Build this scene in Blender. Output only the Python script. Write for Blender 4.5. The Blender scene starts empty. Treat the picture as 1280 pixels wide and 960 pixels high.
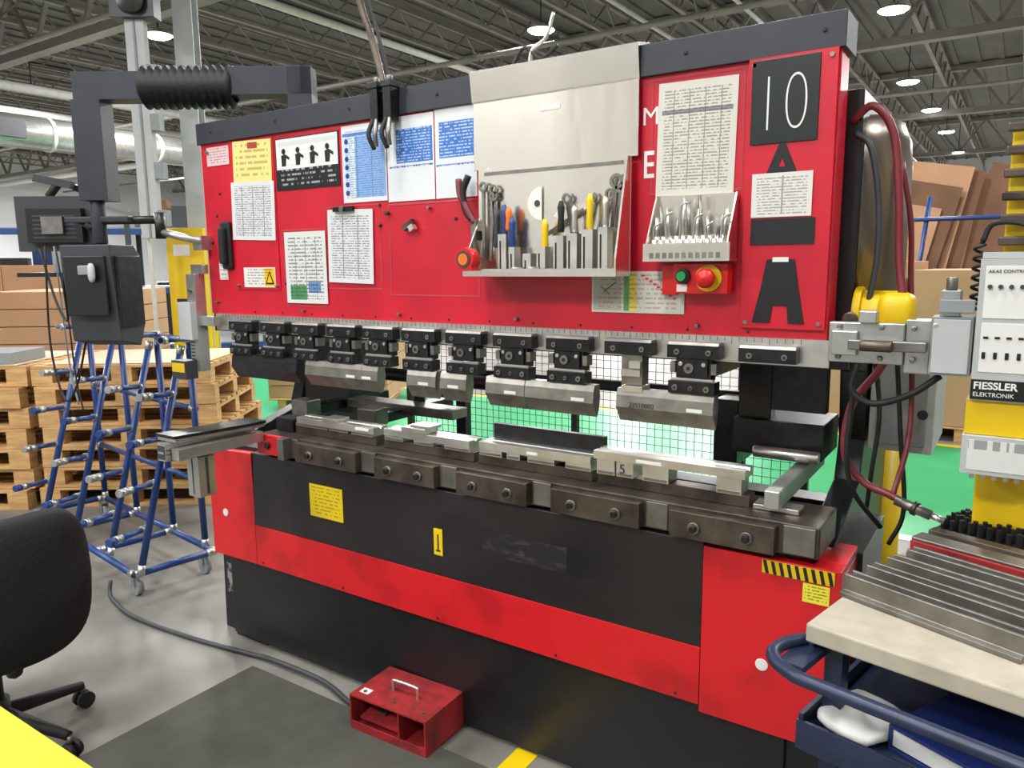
import bpy, math, random
from mathutils import Vector, Matrix, Euler
random.seed(7)
scene=bpy.context.scene
scene.view_settings.view_transform='Standard'
COL=bpy.context.collection
# ------------------------------------------------------------------ materials
def lin(h):
    h=h.lstrip('#');o=[]
    for i in(0,2,4):
        c=int(h[i:i+2],16)/255
        o.append(c/12.92 if c<.04045 else ((c+.055)/1.055)**2.4)
    return(*o,1)
MC={}
def mat(name,col,rough=.5,metal=0,var=.15,scale=8,bump=0,col2=None,stretch=(1,1,1),emit=0,thr=None,spec=None,dist=.01):
    if name in MC:return MC[name]
    m=bpy.data.materials.new(name);m.use_nodes=True;nt=m.node_tree;N=nt.nodes;L=nt.links
    b=N['Principled BSDF'];c=lin(col)
    b.inputs['Roughness'].default_value=rough;b.inputs['Metallic'].default_value=metal
    if spec is not None:b.inputs['Specular IOR Level'].default_value=spec
    tc=N.new('ShaderNodeTexCoord');mp=N.new('ShaderNodeMapping');mp.inputs['Scale'].default_value=stretch
    no=N.new('ShaderNodeTexNoise');no.inputs['Scale'].default_value=scale;no.inputs['Detail'].default_value=6
    L.new(tc.outputs['Object'],mp.inputs[0]);L.new(mp.outputs[0],no.inputs['Vector'])
    cr=N.new('ShaderNodeValToRGB')
    d=lin(col2) if col2 else tuple(x*(1-var) for x in c[:3])+(1,)
    l=c if col2 else tuple(min(1,x*(1+var)) for x in c[:3])+(1,)
    cr.color_ramp.elements[0].color=d;cr.color_ramp.elements[1].color=l
    cr.color_ramp.elements[0].position,cr.color_ramp.elements[1].position=thr or(.3,.7)
    L.new(no.outputs['Fac'],cr.inputs[0]);L.new(cr.outputs[0],b.inputs['Base Color'])
    if bump:
        bp=N.new('ShaderNodeBump');bp.inputs['Strength'].default_value=bump;bp.inputs['Distance'].default_value=dist
        L.new(no.outputs['Fac'],bp.inputs['Height']);L.new(bp.outputs[0],b.inputs['Normal'])
    if emit:
        b.inputs['Emission Color'].default_value=c;b.inputs['Emission Strength'].default_value=emit
    MC[name]=m;return m
RED=mat('red_enamel','#be1129',.36,0,.18,4,.03)
REDW=mat('red_enamel_worn','#cb1620',.38,0,.1,5,.05,col2='#a40f19',thr=(.3,.5))
REDG=mat('red_enamel_grimy','#9a2426',.55,0,.1,14,.12,col2='#6e1b1e',thr=(.35,.6))
BLK=mat('black_paint','#161618',.36,0,.25,9,.05)
BLKS=mat('black_panel_scuffed','#131213',.33,0,.2,3,.04,col2='#231f20',thr=(.45,.75),stretch=(1,1,2.5))
CHAR=mat('charcoal_cap','#262932',.5,0,.15,12)
STN=mat('stainless_steel','#e0dace',.24,1,.05,1.4,.3,stretch=(2.4,1,.6),dist=.03)
STEEL=mat('machined_steel','#cecbc4',.3,.88,.15,14,.05)
STEELD=mat('worn_steel','#85827c',.38,.85,.25,16,.06)
BROWN=mat('oiled_steel','#6d6258',.4,.75,.3,12,.08,col2='#3f3833')
BLKT=mat('black_oxide','#29292d',.3,.5,.35,30,.08)
ZINC=mat('zinc_plated','#b5b6b2',.33,.85,.15,18)
ALU=mat('aluminium_profile','#bcbdb8',.33,.8,.1,6)
WHT=mat('white_plastic','#dcdcd8',.5,0,.04)
GREY=mat('grey_plastic','#858a8c',.5,0,.06)
LGREY=mat('light_grey_case','#b0b4b3',.45,0,.05)
DGREY=mat('dark_grey_plastic','#34363b',.5,0,.1)
YEL=mat('safety_yellow','#d9b600',.45,0,.08,5)
YELD=mat('yellow_label','#dfc000',.55,0,.05)
BLUE=mat('blue_tube','#1c3b76',.35,0,.15,10)
NAVY=mat('navy_paint','#141b30',.4,.1,.3,20,.1,col2='#242e48',thr=(.45,.85))
CARD=mat('cardboard','#b08968',.85,0,.08,3)
CARDD=mat('cardboard_dark','#6f4f39',.85,0,.2,3)
WOOD=mat('pallet_wood','#d4ab73',.75,0,.2,5,.15,col2='#ad8350',stretch=(1,1,6))
FOAM=mat('cream_board','#aaa291',.8,0,.12,18,.1)
RUB=mat('black_rubber','#121214',.6,0,.2,20)
FAB=mat('black_fabric','#18181a',.9,0,.3,120,.3)
REDP=mat('red_plastic','#cc1818',.35,0,.05)
GRNP=mat('green_plastic','#1c8a44',.35,0,.05)
ORG=mat('orange_plastic','#dc7018',.4,0,.05)
HOSE=mat('red_hose','#70222b',.45,0,.1)
PWH=mat('paper_white','#dcdcd8',.6,0,.02)
GREEN=mat('green_floor_paint','#2a9a63',.35,0,.12,2,.02)
TRUSS=mat('truss_paint','#8b8881',.6,.2,.15,3)
PIPEW=mat('white_pipe','#c9c9c3',.5,0,.08)
LAMP=mat('lamp_lens','#ffffff',.5,0,0,emit=40)
SIGN=mat('sign_green_black','#101a17',.35,0,.1)
def doc(name,paper='#d6d8d6',ink='#44444a',n=26,bands=(),thr=.46,ws=26,margin=.08,grid=0,k=.75):
    if name in MC:return MC[name]
    m=bpy.data.materials.new(name);m.use_nodes=True;nt=m.node_tree;N=nt.nodes;L=nt.links
    b=N['Principled BSDF'];b.inputs['Roughness'].default_value=.35
    tc=N.new('ShaderNodeTexCoord');sp=N.new('ShaderNodeSeparateXYZ');L.new(tc.outputs['Generated'],sp.inputs[0])
    U,V=sp.outputs['X'],sp.outputs['Z']
    def ma(op,a,bb=None):
        x=N.new('ShaderNodeMath');x.operation=op
        for i,v in enumerate((a,bb)):
            if v is None:continue
            if isinstance(v,(int,float)):x.inputs[i].default_value=v
            else:L.new(v,x.inputs[i])
        return x.outputs[0]
    def rng(s,a,c):return ma('MULTIPLY',ma('GREATER_THAN',s,a),ma('LESS_THAN',s,c))
    vn=ma('MULTIPLY',V,n);row=ma('FLOOR',vn);fr=ma('FRACT',vn)
    cb=N.new('ShaderNodeCombineXYZ');L.new(ma('MULTIPLY',U,ws),cb.inputs[0]);L.new(ma('MULTIPLY',row,7.31),cb.inputs[1])
    no=N.new('ShaderNodeTexNoise');no.inputs['Scale'].default_value=1;no.inputs['Detail'].default_value=1;L.new(cb.outputs[0],no.inputs['Vector'])
    tx=ma('MULTIPLY',ma('LESS_THAN',fr,.42),ma('GREATER_THAN',no.outputs['Fac'],thr))
    if grid:
        g=ma('MAXIMUM',ma('LESS_THAN',ma('FRACT',ma('MULTIPLY',U,grid)),.06),ma('LESS_THAN',fr,.08));tx=ma('MAXIMUM',tx,g)
    tx=ma('MULTIPLY',tx,ma('MULTIPLY',rng(U,margin,1-margin),rng(V,.06,.93)))
    def mix(f,a,c):
        x=N.new('ShaderNodeMix');x.data_type='RGBA'
        L.new(f,x.inputs[0])
        for i,v in((6,a),(7,c)):
            if isinstance(v,tuple):x.inputs[i].default_value=v
            else:L.new(v,x.inputs[i])
        return x.outputs[2]
    cur=lin(paper)
    for(u0,u1,v0,v1,c) in bands:
        cur=mix(ma('MULTIPLY',rng(U,u0,u1),rng(V,v0,v1)),cur,lin(c))
    cur=mix(ma('MULTIPLY',tx,k),cur,lin(ink))
    L.new(cur,b.inputs['Base Color']);MC[name]=m;return m
# ------------------------------------------------------------------ mesh builder
def empty(name,loc=(0,0,0)):
    o=bpy.data.objects.new(name,None);o.location=loc;o.empty_display_size=.1;COL.objects.link(o);return o
class B:
    def __init__(s,name,parent=None,T=None):
        s.n=name;s.p=parent;s.v=[];s.f=[];s.mi=[];s.sm=[];s.m=[];s.T=T or Matrix()
    def M(s,m):
        if m not in s.m:s.m.append(m)
        return s.m.index(m)
    def add(s,vs,fs,m,smooth=False,T=None):
        k=len(s.v);i=s.M(m);TT=s.T@T if T is not None else s.T
        s.v+=[TT@Vector(v) for v in vs]
        for f in fs:
            s.f.append([k+a for a in f]);s.mi.append(i);s.sm.append(smooth)
        return s
    def box(s,x0,x1,y0,y1,z0,z1,m,T=None):
        vs=[(x,y,z) for z in(z0,z1) for y in(y0,y1) for x in(x0,x1)]
        return s.add(vs,[(0,2,3,1),(4,5,7,6),(0,1,5,4),(2,6,7,3),(0,4,6,2),(1,3,7,5)],m,False,T)
    def ob(s,c,sz,m,rot=(0,0,0)):
        T=Matrix.Translation(c)@Euler(rot).to_matrix().to_4x4();a,b,d=[q/2 for q in sz]
        return s.box(-a,a,-b,b,-d,d,m,T)
    def cyl(s,p,q,r,m,n=14,r2=None,cap=True):
        p=Vector(p);q=Vector(q);d=(q-p);r2=r if r2 is None else r2
        z=d.normalized();x=z.orthogonal().normalized();y=z.cross(x)
        if n==4:
            x=Vector((0,0,1)).cross(z)
            if x.length<.01:x=Vector((1,0,0))
            x.normalize();y=z.cross(x);off=math.pi/4
        else:off=0
        vs=[]
        for c,rr in((p,r),(q,r2)):
            for i in range(n):
                a=2*math.pi*i/n+off;vs.append(c+x*math.cos(a)*rr+y*math.sin(a)*rr)
        fs=[(i,(i+1)%n,n+(i+1)%n,n+i) for i in range(n)]
        s.add(vs,fs,m,n>6)
        if cap:
            k=len(s.v)-2*n;i=s.M(m)
            s.f.append([k+j for j in reversed(range(n))]);s.f.append([k+n+j for j in range(n)]);s.mi+=[i,i];s.sm+=[False,False]
        return s
    def tube(s,pts,r,m,n=8,res=6,smooth=True):
        P=[Vector(p) for p in pts]
        if smooth and len(P)>2:
            Q=[];E=[P[0]*2-P[1]]+P+[P[-1]*2-P[-2]]
            for i in range(1,len(E)-2):
                a,b,c,d=E[i-1:i+3]
                for k in range(res):
                    t=k/res
                    Q.append(.5*((2*b)+(c-a)*t+(2*a-5*b+4*c-d)*t*t+(3*b-a-3*c+d)*t**3))
            Q.append(P[-1]);P=Q
        vs=[];x=None
        for i,p in enumerate(P):
            t=(P[min(i+1,len(P)-1)]-P[max(i-1,0)]).normalized()
            x=(t.orthogonal() if x is None else x-t*x.dot(t)).normalized();y=t.cross(x)
            for j in range(n):
                a=2*math.pi*j/n;vs.append(p+(x*math.cos(a)+y*math.sin(a))*r)
        fs=[]
        for i in range(len(P)-1):
            for j in range(n):fs.append((i*n+j,i*n+(j+1)%n,(i+1)*n+(j+1)%n,(i+1)*n+j))
        fs.append(tuple(reversed(range(n))));e=(len(P)-1)*n;fs.append(tuple(e+j for j in range(n)))
        return s.add(vs,fs,m,True)
    def prism(s,poly,ax,a0,a1,m,T=None):
        def mk(a,p):
            return {'x':(a,p[0],p[1]),'y':(p[0],a,p[1]),'z':(p[0],p[1],a)}[ax]
        n=len(poly);vs=[mk(a0,p) for p in poly]+[mk(a1,p) for p in poly]
        fs=[(i,(i+1)%n,n+(i+1)%n,n+i) for i in range(n)]+[tuple(reversed(range(n))),tuple(range(n,2*n))]
        return s.add(vs,fs,m,False,T)
    def sup(s,c,sz,m,e=.4,nu=28,nv=16,rot=(0,0,0),fn=None):
        T=Matrix.Translation(c)@Euler(rot).to_matrix().to_4x4();vs=[];fs=[]
        pw=lambda a,e:math.copysign(abs(a)**e,a)
        for i in range(nv+1):
            ph=-math.pi/2+math.pi*i/nv
            for j in range(nu):
                th=2*math.pi*j/nu
                p=[sz[0]*pw(math.cos(ph),e)*pw(math.cos(th),e),sz[1]*pw(math.cos(ph),e)*pw(math.sin(th),e),sz[2]*pw(math.sin(ph),e)]
                if fn:p=fn(p)
                vs.append(p)
        for i in range(nv):
            for j in range(nu):fs.append((i*nu+j,i*nu+(j+1)%nu,(i+1)*nu+(j+1)%nu,(i+1)*nu+j))
        return s.add(vs,fs,m,True,T)
    def lathe(s,prof,m,c=(0,0,0),n=20,T=None):
        vs=[];fs=[]
        for r,z in prof:
            for j in range(n):
                a=2*math.pi*j/n;vs.append((c[0]+r*math.cos(a),c[1]+r*math.sin(a),c[2]+z))
        for i in range(len(prof)-1):
            for j in range(n):fs.append((i*n+j,i*n+(j+1)%n,(i+1)*n+(j+1)%n,(i+1)*n+j))
        return s.add(vs,fs,m,True,T)
    def done(s,bevel=0,seg=2):
        me=bpy.data.meshes.new(s.n);me.from_pydata([tuple(v) for v in s.v],[],s.f)
        for m in s.m:me.materials.append(m)
        for p,i,q in zip(me.polygons,s.mi,s.sm):p.material_index=i;p.use_smooth=q
        me.update()
        import bmesh
        bm=bmesh.new();bm.from_mesh(me);bmesh.ops.recalc_face_normals(bm,faces=bm.faces);bm.to_mesh(me);bm.free()
        o=bpy.data.objects.new(s.n,me);COL.objects.link(o)
        if s.p:o.parent=s.p
        if bevel:
            b=o.modifiers.new('bevel','BEVEL');b.width=bevel;b.segments=seg;b.limit_method='ANGLE';b.angle_limit=math.radians(50)
        return o
def text(name,body,loc,size,m,parent,rot=(math.pi/2,0,0),sx=1,ext=.0006,off=0,align='LEFT'):
    cu=bpy.data.curves.new(name,'FONT');cu.body=body;cu.size=size;cu.extrude=ext;cu.offset=off;cu.align_x=align
    o=bpy.data.objects.new(name,cu);o.location=loc;o.rotation_euler=rot;o.scale=(sx,1,1);COL.objects.link(o);cu.materials.append(m)
    o.parent=parent;return o
def RZ(x,y,z,deg):return Matrix.Translation((x,y,z))@Matrix.Rotation(math.radians(deg),4,'Z')

# ------------------------------------------------------------------ camera
yaw,pit,roll,F=math.radians(33.669),math.radians(8.956),math.radians(-.56),953.8
f=Vector((-math.sin(yaw)*math.cos(pit),math.cos(yaw)*math.cos(pit),-math.sin(pit)))
r=Vector((math.cos(yaw),math.sin(yaw),0));u=r.cross(f)
r2=r*math.cos(roll)+u*math.sin(roll);u2=r2.cross(f)
cam=bpy.data.objects.new('camera',bpy.data.cameras.new('camera'));COL.objects.link(cam)
cam.matrix_world=Matrix(((r2.x,u2.x,-f.x,2.945),(r2.y,u2.y,-f.y,-2.055),(r2.z,u2.z,-f.z,1.65),(0,0,0,1)))
cam.data.sensor_width=36;cam.data.lens=F/1280*36;cam.data.clip_start=.05;scene.camera=cam

# ------------------------------------------------------------------ room
CONC=mat('concrete_floor','#817f78',.45,0,.2,1.6,.03,col2='#5a5852',thr=(.3,.62))
XL,XR,YF,YB,ZC=-34,12,-9,44,6.7
B('floor').box(XL,XR,YF,YB,-.1,0,CONC).done()
WALLM=mat('wall_paint','#dcdedf',.7,0,.05,1)
B('wall_left').box(XL-.2,XL,YF,YB,0,ZC,WALLM).done()
B('wall_right').box(XR,XR+.2,YF,YB,0,ZC,WALLM).done()
B('wall_back').box(XL,XR,YB,YB+.2,0,ZC,WALLM).done()
B('wall_front').box(XL,XR,YF-.2,YF,0,ZC,WALLM).done()
# unseen dark columns and bands, added for streaks reflected in the stainless
b=B('reflection_columns')
for x in(-13,-10,-7.3,-5.9,-4.4,-2.9,-1.6,-.4,2,5,8):b.box(x-.16,x+.16,YF+.01,YF+.35,0,6,DGREY)
b.box(XL+.1,XR-.1,YF+.01,YF+.2,5.3,6.3,DGREY);b.box(XL+.1,XR-.1,YF+.01,YF+.15,0,1.0,GREY)
b.done()
c=B('ceiling')
DECK=mat('roof_deck','#64645e',.7,0,.15,2)
c.box(XL,XR,YF,YB,ZC,ZC+.1,DECK)
x=XL
while x<XR:
    c.box(x,x+.12,YF,YB,ZC-.04,ZC-.001,DECK);x+=.5
c.done()
t=B('roof_trusses')
x=XL+.9
while x<XR-.5:
    zt,zb=ZC-.08,ZC-.66
    t.box(x-.04,x+.04,YF+.1,YB-.1,zt-.06,zt,TRUSS);t.box(x-.04,x+.04,YF+.1,YB-.1,zb,zb+.06,TRUSS)
    y=YF+.2;k=0
    while y<YB-.8:
        t.cyl((x,y,zb+.03 if k%2 else zt-.03),(x,y+.55,zt-.03 if k%2 else zb+.03),.022,TRUSS,4,cap=False);y+=.55;k+=1
    x+=1.7
for gy in(-3.5,5.3,13.8,22,31):
    zt,zb=ZC-.1,ZC-1.2
    for zz in(zt,zb):
        t.box(XL+.1,XR-.1,gy-.11,gy+.11,zz-.07,zz+.07,TRUSS)
    x=XL+.2;k=0
    while x<XR-1:
        t.cyl((x,gy,zb if k%2 else zt),(x+.8,gy,zt if k%2 else zb),.05,TRUSS,4,cap=False);x+=.8;k+=1
t.done()
p=B('ceiling_pipes')
for x,z,rr in((-6.3,5.35,.06),(-2.2,5.3,.035),(-13,5.0,.09),(-17,5.3,.08),(3.5,5.2,.03),(-.8,5.35,.03)):
    p.cyl((x,-8,z),(x,43,z),rr,PIPEW,10)
for y,z,rr in((4.4,5.2,.04),(9,5.1,.04),(16,5,.04)):
    p.cyl((-33,y,z),(11,y,z),rr,TRUSS,10)
p.cyl((-33,12,4.8),(-3,12,4.8),.09,PIPEW,10)
p.done()
p=B('air_duct');p.cyl((-11.5,-6,3.95),(-11.5,26,3.95),.27,ZINC,20)
for y in range(-5,26,2):p.cyl((-11.5,y,3.95),(-11.5,y+.06,3.95),.29,PIPEW,20)
for y in(-2,3,8,14):
    p.cyl((-11.5,y,4.2),(-11.5,y,6.6),.015,ZINC,6);p.box(-11.2,-11.1,y+.8,y+1.5,3.8,4.1,DGREY)
p.done()
LP=[(-4.1,9.5),(-4.1,3.2),(-4.1,16),(-4.1,22.5),(.93,11.8),(.5,17.4),(.6,21.3),(.63,25.5),(.6,31),(.8,5),(-9.5,6),(-9.5,13),(-9.5,20),(-15.4,6.7),(-15.4,14),(-15.4,0),(-22,4),(-22,10),(5.5,8),(5.5,14),(5.5,20),(-9.5,0),(-4.1,-2.5),(1.2,-1.2),(5.5,.5),(1.2,-5.5),(-4.1,-6.5)]
for i,(x,y) in enumerate(LP):
    b=B('highbay_lamp')
    b.lathe([(0,.1),(.08,.1),(.09,.06),(.2,.04),(.23,.0)],PIPEW,(x,y,5.5),16)
    b.lathe([(.0,-.03),(.18,-.025),(.22,0),(0,.0)],LAMP,(x,y,5.495),16)
    b.cyl((x,y,5.6),(x,y,6.6),.012,DGREY,6);b.done()
def area(x,y,z,s_,w):
    l=bpy.data.lights.new('shop_and_fill_light','AREA');l.shape='DISK';l.size=s_;l.energy=w;l.color=(1,.995,.98)
    o=bpy.data.objects.new('shop_and_fill_light',l);o.location=(x,y,z);COL.objects.link(o)
for(x,y,w) in((.8,5,230),(-4.1,3.2,260),(1.2,-1.6,115),(-2.3,-2.4,150),(4.6,-.6,150),(1.2,-5.5,300),(5.2,-5,140),(-4.1,-6.5,420),(-4.1,9.5,420),(.93,11.8,450),(-9.5,6,520),(-15.4,6.7,800),(-9.5,13,520),(.6,21,900),(.6,34,2800),(5.5,8,420),(-4.1,18,650),(-25,3,2800),(-9.5,0,420),(-24,14,2400),(6,17,600),(-12,30,2000)):  # those near the left, back and front walls are fill, added to brighten them
    area(x,y,5.42,1.0,w)
w=bpy.data.worlds.new('world');scene.world=w;w.use_nodes=True;w.node_tree.nodes['Background'].inputs[0].default_value=(.8,.85,.9,1);w.node_tree.nodes['Background'].inputs[1].default_value=.3
B('green_walkway_paint').box(-12,11.5,2.95,5.6,0,.004,GREEN).done()
b=B('yellow_floor_tape');b.box(1.62,1.70,-1.9,-.05,0,.003,YEL);b.box(-12,11.5,2.85,2.95,0,.003,PWH);b.box(-12,11.5,5.6,5.7,0,.003,YEL);b.done()
MAT=mat('anti_fatigue_mat','#42433c',.8,0,.15,10,.2)
B('floor_mat').box(.40,1.60,-1.75,-.2,0,.012,MAT).done(.005)

# ------------------------------------------------------------------ press brake
PB=empty('press_brake')
b=B('upper_beam',PB)
b.box(.01,2.54,0,.09,1.45,2.16,RED)
b.box(.02,2.53,.001,.089,1.375,1.45,BLK)
b.box(2.32,2.535,-.012,0,1.475,2.158,RED)
b.box(.2,.47,-.004,0,1.555,2.15,RED)
for x,z in((2.335,1.49),(2.52,1.49),(2.335,2.14),(2.52,2.14),(.215,1.57),(.455,1.57),(.6,1.475),(1.1,1.475),(1.6,1.475),(2.2,1.475),(1.25,1.84),(.06,2.12),(.06,1.5)):
    b.cyl((x,0,z),(x,-.016,z),.006,STEELD,8)
for x in[i*.17+.3 for i in range(13)]:b.cyl((x,0,1.463),(x,-.003,1.463),.004,RUB,6)
for x,z in((.09,1.86),(.12,1.95),(1.02,1.86),(1.36,1.80),(1.44,1.66),(.5,1.58),(.05,1.75)):b.cyl((x,0,z),(x,-.004,z),.006,RUB,8)
PINK=mat('tape_edge','#b03845',.25,0,.05)
def frame(x0,x1,z0,z1,y=-.0012,t=.006):
    b.box(x0,x1,y,-.0001,z0,z0+t,PINK);b.box(x0,x1,y,-.0001,z1-t,z1,PINK);b.box(x0,x0+t,y,-.0001,z0+t,z1-t,PINK);b.box(x1-t,x1,y,-.0001,z0+t,z1-t,PINK)
frame(.735,1.02,1.56,1.866);frame(.495,.73,1.49,1.79);frame(1.06,1.455,1.54,1.86);frame(2.05,2.31,1.835,2.145)
b.done(.003)
b=B('beam_cap',PB)
b.box(0,2.55,-.012,.12,2.155,2.24,CHAR)
for x in(.1,.5,.9,1.3,2.15,2.5):b.cyl((x,-.012,2.2),(x,-.016,2.2),.006,RUB,8)
b.done(.004)
b=B('graduated_scale',PB)
b.box(.05,2.55,-.012,0,1.38,1.45,STEEL)
x=.1
k=0
while x<2.5:
    b.box(x,x+.0012,-.0128,-.012,1.437 if k%5 else 1.43,1.449,BLK);x+=.02;k+=1
b.done()
b=B('side_frame_right',PB)
prof=[(.12,.0),(.95,.0),(.95,1.95),(.88,2.08),(.12,2.08),(.12,1.36),(.42,1.32),(.46,1.1),(.42,.98),(.0,.86),(-.02,.0)]
b.prism([(y,z) for y,z in prof],'x',2.5,2.575,BLK);b.done(.004)
b=B('side_frame_left',PB);b.prism(prof,'x',-.02,.05,BLK);b.done(.004)
b=B('hydraulic_cylinder',PB)
HC=mat('cylinder_grey','#857a71',.3,.7,.12,3,.02,stretch=(4,4,.5))
for cx_ in(2.535,.1):
    b.lathe([(0,.55),(.08,.55),(.115,.53),(.135,.48),(.14,.42),(.14,0),(.0,0)],HC,(cx_,.29,1.48),32)
b.done()
b=B('lower_table',PB)
b.box(.1,2.5,-.06,.14,.02,.9,BLK)
b.box(.34,2.27,-.1,-.058,.58,.89,BLKS)
b.box(.42,2.57,-.1,.1,.9,.985,BROWN)
b.done(.003)
b=B('red_apron',PB)
b.box(.342,2.268,-.1,-.06,.405,.579,REDW)
b.prism([(.05,.40),(.34,.405),(.34,.58),(.355,.885),(.05,.875)],'y',-.1,-.06,REDW)
b.box(.05,.09,-.058,.1,.42,.875,REDW)
b.box(2.27,2.625,-.1,-.04,.385,.88,REDW)
b.box(2.27,2.625,-.038,.12,.855,.88,REDW)
b.box(2.595,2.625,-.038,.12,.385,.853,REDW)
for x,z in((.15,.6),(2.44,.58)):b.cyl((x,-.1,z),(x,-.104,z),.017,WHT,16)
for x in(.38,.85,1.32,1.8,2.2):b.cyl((x,-.1,.42),(x,-.103,.42),.005,RUB,8)
b.done(.006)
b=B('black_skirt',PB)
b.box(.2,2.56,-.03,.0,.0,.405,BLK)
b.box(.06,.14,-.055,.12,.09,.398,BLK);b.box(.09,.3,-.045,.1,.0,.2,BLK)
b.box(.066,.135,-.0565,-.055,.2,.34,mat('chipped_paint','#8a8782',.7,0,.2,30,thr=(.45,.55),col2='#1c1c1e'))
b.box(2.5,2.62,-.045,.4,.0,.385,BLK);b.box(2.5,2.64,.12,.5,.2,.86,BLK)
b.box(.29,.36,-.034,-.028,.06,.2,RUB)
for x in(.5,.95,1.4,1.85,2.3):b.cyl((x,-.03,.33),(x,-.038,.33),.009,STEELD,8)
b.box(2.0,2.12,-.034,-.03,.05,.07,RUB)
b.done(.004)
b=B('die_rail_clamps',PB)
for x0,x1 in((.648,.972),(1.064,1.34),(1.433,1.71),(1.797,2.089),(2.18,2.465)):
    b.box(x0,x1,-.128,-.1,.9,.975,BROWN)
    for q in(.25,.75):
        x=x0+(x1-x0)*q;b.cyl((x,-.128,.935),(x,-.136,.935),.017,STEELD,16);b.cyl((x,-.136,.935),(x,-.147,.935),.011,BLKT,6)
for x0,x1 in((.60,.64),(.98,1.05),(1.35,1.42),(1.72,1.785),(2.10,2.165),(2.48,2.56)):
    b.box(x0,x1,-.104,-.1,.905,.98,STEELD)
b.done(.003)
CX=[.26,.46,.65,.845,1.03,1.22,1.415,1.61,1.81,2.01,2.205,2.405]
b=B('punch_clamps',PB);h=B('punch_holders',PB)
for i,c in enumerate(CX):
    b.box(c-.074,c+.074,-.05,-.012,1.388,1.424,BLKT);b.prism([(-.05,1.4245),(-.014,1.4245),(-.014,1.432),(-.045,1.432)],'x',c-.072,c+.072,STEELD)
    for q in(-.045,.045):b.cyl((c+q,-.05,1.405),(c+q,-.055,1.405),.008,STEELD,10);b.cyl((c+q,-.055,1.405),(c+q,-.0555,1.405),.004,RUB,6)
    if i==11:continue
    if i==9:
        h.box(c-.02,c+.045,-.045,-.0,1.30,1.387,STEELD);h.box(c-.02,c+.04,-.05,-.046,1.325,1.345,STEEL);h.box(c-.015,c+.05,-.055,.0,1.28,1.298,STEEL);h.box(c+.01,c+.045,-.06,-.0461,1.35,1.37,STEEL);continue
    h.box(c-.05,c+.05,-.04,.0,1.326,1.387,BLKT)
    h.box(c-.042,c+.042,-.048,-.0405,1.335,1.385,BLKT)
    h.cyl((c-.01,-.048,1.36),(c-.01,-.053,1.36),.014,STEELD,16);h.cyl((c-.01,-.053,1.36),(c-.01,-.055,1.36),.006,RUB,6)
    for q in(-.034,.032):h.cyl((c+q,-.048,1.372),(c+q,-.052,1.372),.006,STEEL,8)
    h.box(c-.066,c+.066,-.058,-.012,1.29,1.325,BLKT)
    h.box(c-.06,c+.06,-.05,-.041,1.3255,1.332,STEEL)
    for q in(-.045,0,.045):h.cyl((c+q,-.058,1.306),(c+q,-.064,1.306),.0085 if q else .006,STEELD,10);h.cyl((c+q,-.064,1.306),(c+q,-.0645,1.306),.004,RUB,6)
    h.box(c+.051,c+.066,-.045,-.01,1.345,1.375,STEELD);h.box(c-.066,c-.051,-.045,-.01,1.345,1.375,STEELD)
b.done(.002);h.done(.002)
PP=[(-.05,1.289),(-.018,1.289),(-.012,1.25),(-.02,1.21),(-.031,1.19),(-.04,1.205),(-.06,1.235),(-.056,1.27)]
PST=mat('punch_steel','#8f8b83',.34,.82,.25,20,.06)
for x0,x1,m in((.20,.60,BLKT),(.65,.95,PST),(.951,1.03,PST),(1.17,1.30,PST),(1.32,1.43,PST),(1.51,1.66,PST),(1.662,1.905,PST),(1.98,2.27,PST)):
    b=B('punch_tool');b.prism(PP,'x',x0,x1,m)
    if m is PST:b.box(x1-.075,x1-.03,-.0615,-.0605,1.239,1.249,PWH)
    b.done(.0015)
B('knife_guard_bar',PB).box(.18,.62,-.03,0,1.292,1.31,BLKT).done(.002)
text('engraved_number','23510002',(2.02,-.0612,1.237),.020,DGREY,PB,off=0)
def die(x0,x1,top,segs,zt=1.08,top_m=STEEL,y0=-.045,y1=.03):
    b=B('bending_die');b.box(x0,x1,y0+.012,y1-.01,.986,1.018,BROWN)
    for a,c in segs:
        b.box(a,c,y0+.004,y1-.004,1.0185,zt-.0255,STEEL)
        b.box(a+.004,c-.004,y0+.002,y0+.004,1.022,1.03,STEELD)
    if top:
        ym=(y0+y1)/2
        b.prism([(y0,zt-.025),(y1,zt-.025),(y1,zt),(ym+.008,zt),(ym,zt-.008),(ym-.008,zt),(y0,zt)],'x',top[0],top[1],top_m)
    return b
b=die(.55,.99,(.57,.99),[(.56,.74),(.75,.85),(.87,.98)],1.055);b.box(.72,.80,-.05,.02,1.0555,1.068,STEEL);b.box(.90,.97,-.052,-.046,1.04,1.05,PWH);b.done(.002)
b=die(1.03,1.44,(1.04,1.43),[(1.04,1.13),(1.18,1.27),(1.32,1.43)],1.06);b.box(1.13,1.24,-.05,.02,1.0605,1.078,STEEL);b.box(1.17,1.26,-.046,.02,1.079,1.09,STEEL);b.done(.002)
b=die(1.46,1.89,(1.47,1.89),[(1.47,1.56),(1.58,1.63),(1.66,1.76),(1.80,1.89)],1.065,STEEL);b.box(1.48,1.90,.0305,.05,1.02,1.115,BLKT);b.box(1.66,1.70,-.046,-.0455,1.045,1.055,PWH);b.done(.002)
b=die(1.91,2.37,(1.90,2.36),[(1.91,1.97),(1.975,2.03),(2.06,2.14),(2.28,2.35)],1.09);b.box(2.04,2.12,-.0465,-.0455,1.07,1.08,PWH);b.done(.002)
text('stamped_digit','5',(1.985,-.043,1.03),.04,DGREY,PB)
b=B('bending_die');b.box(2.38,2.5,-.03,.03,.986,1.0,STEEL);b.box(.44,.54,-.04,.03,.986,1.04,BLKT);b.done(.002)
b=B('back_gauge',PB)
b.box(.1,2.45,.62,.72,.72,.84,BLK)
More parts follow.
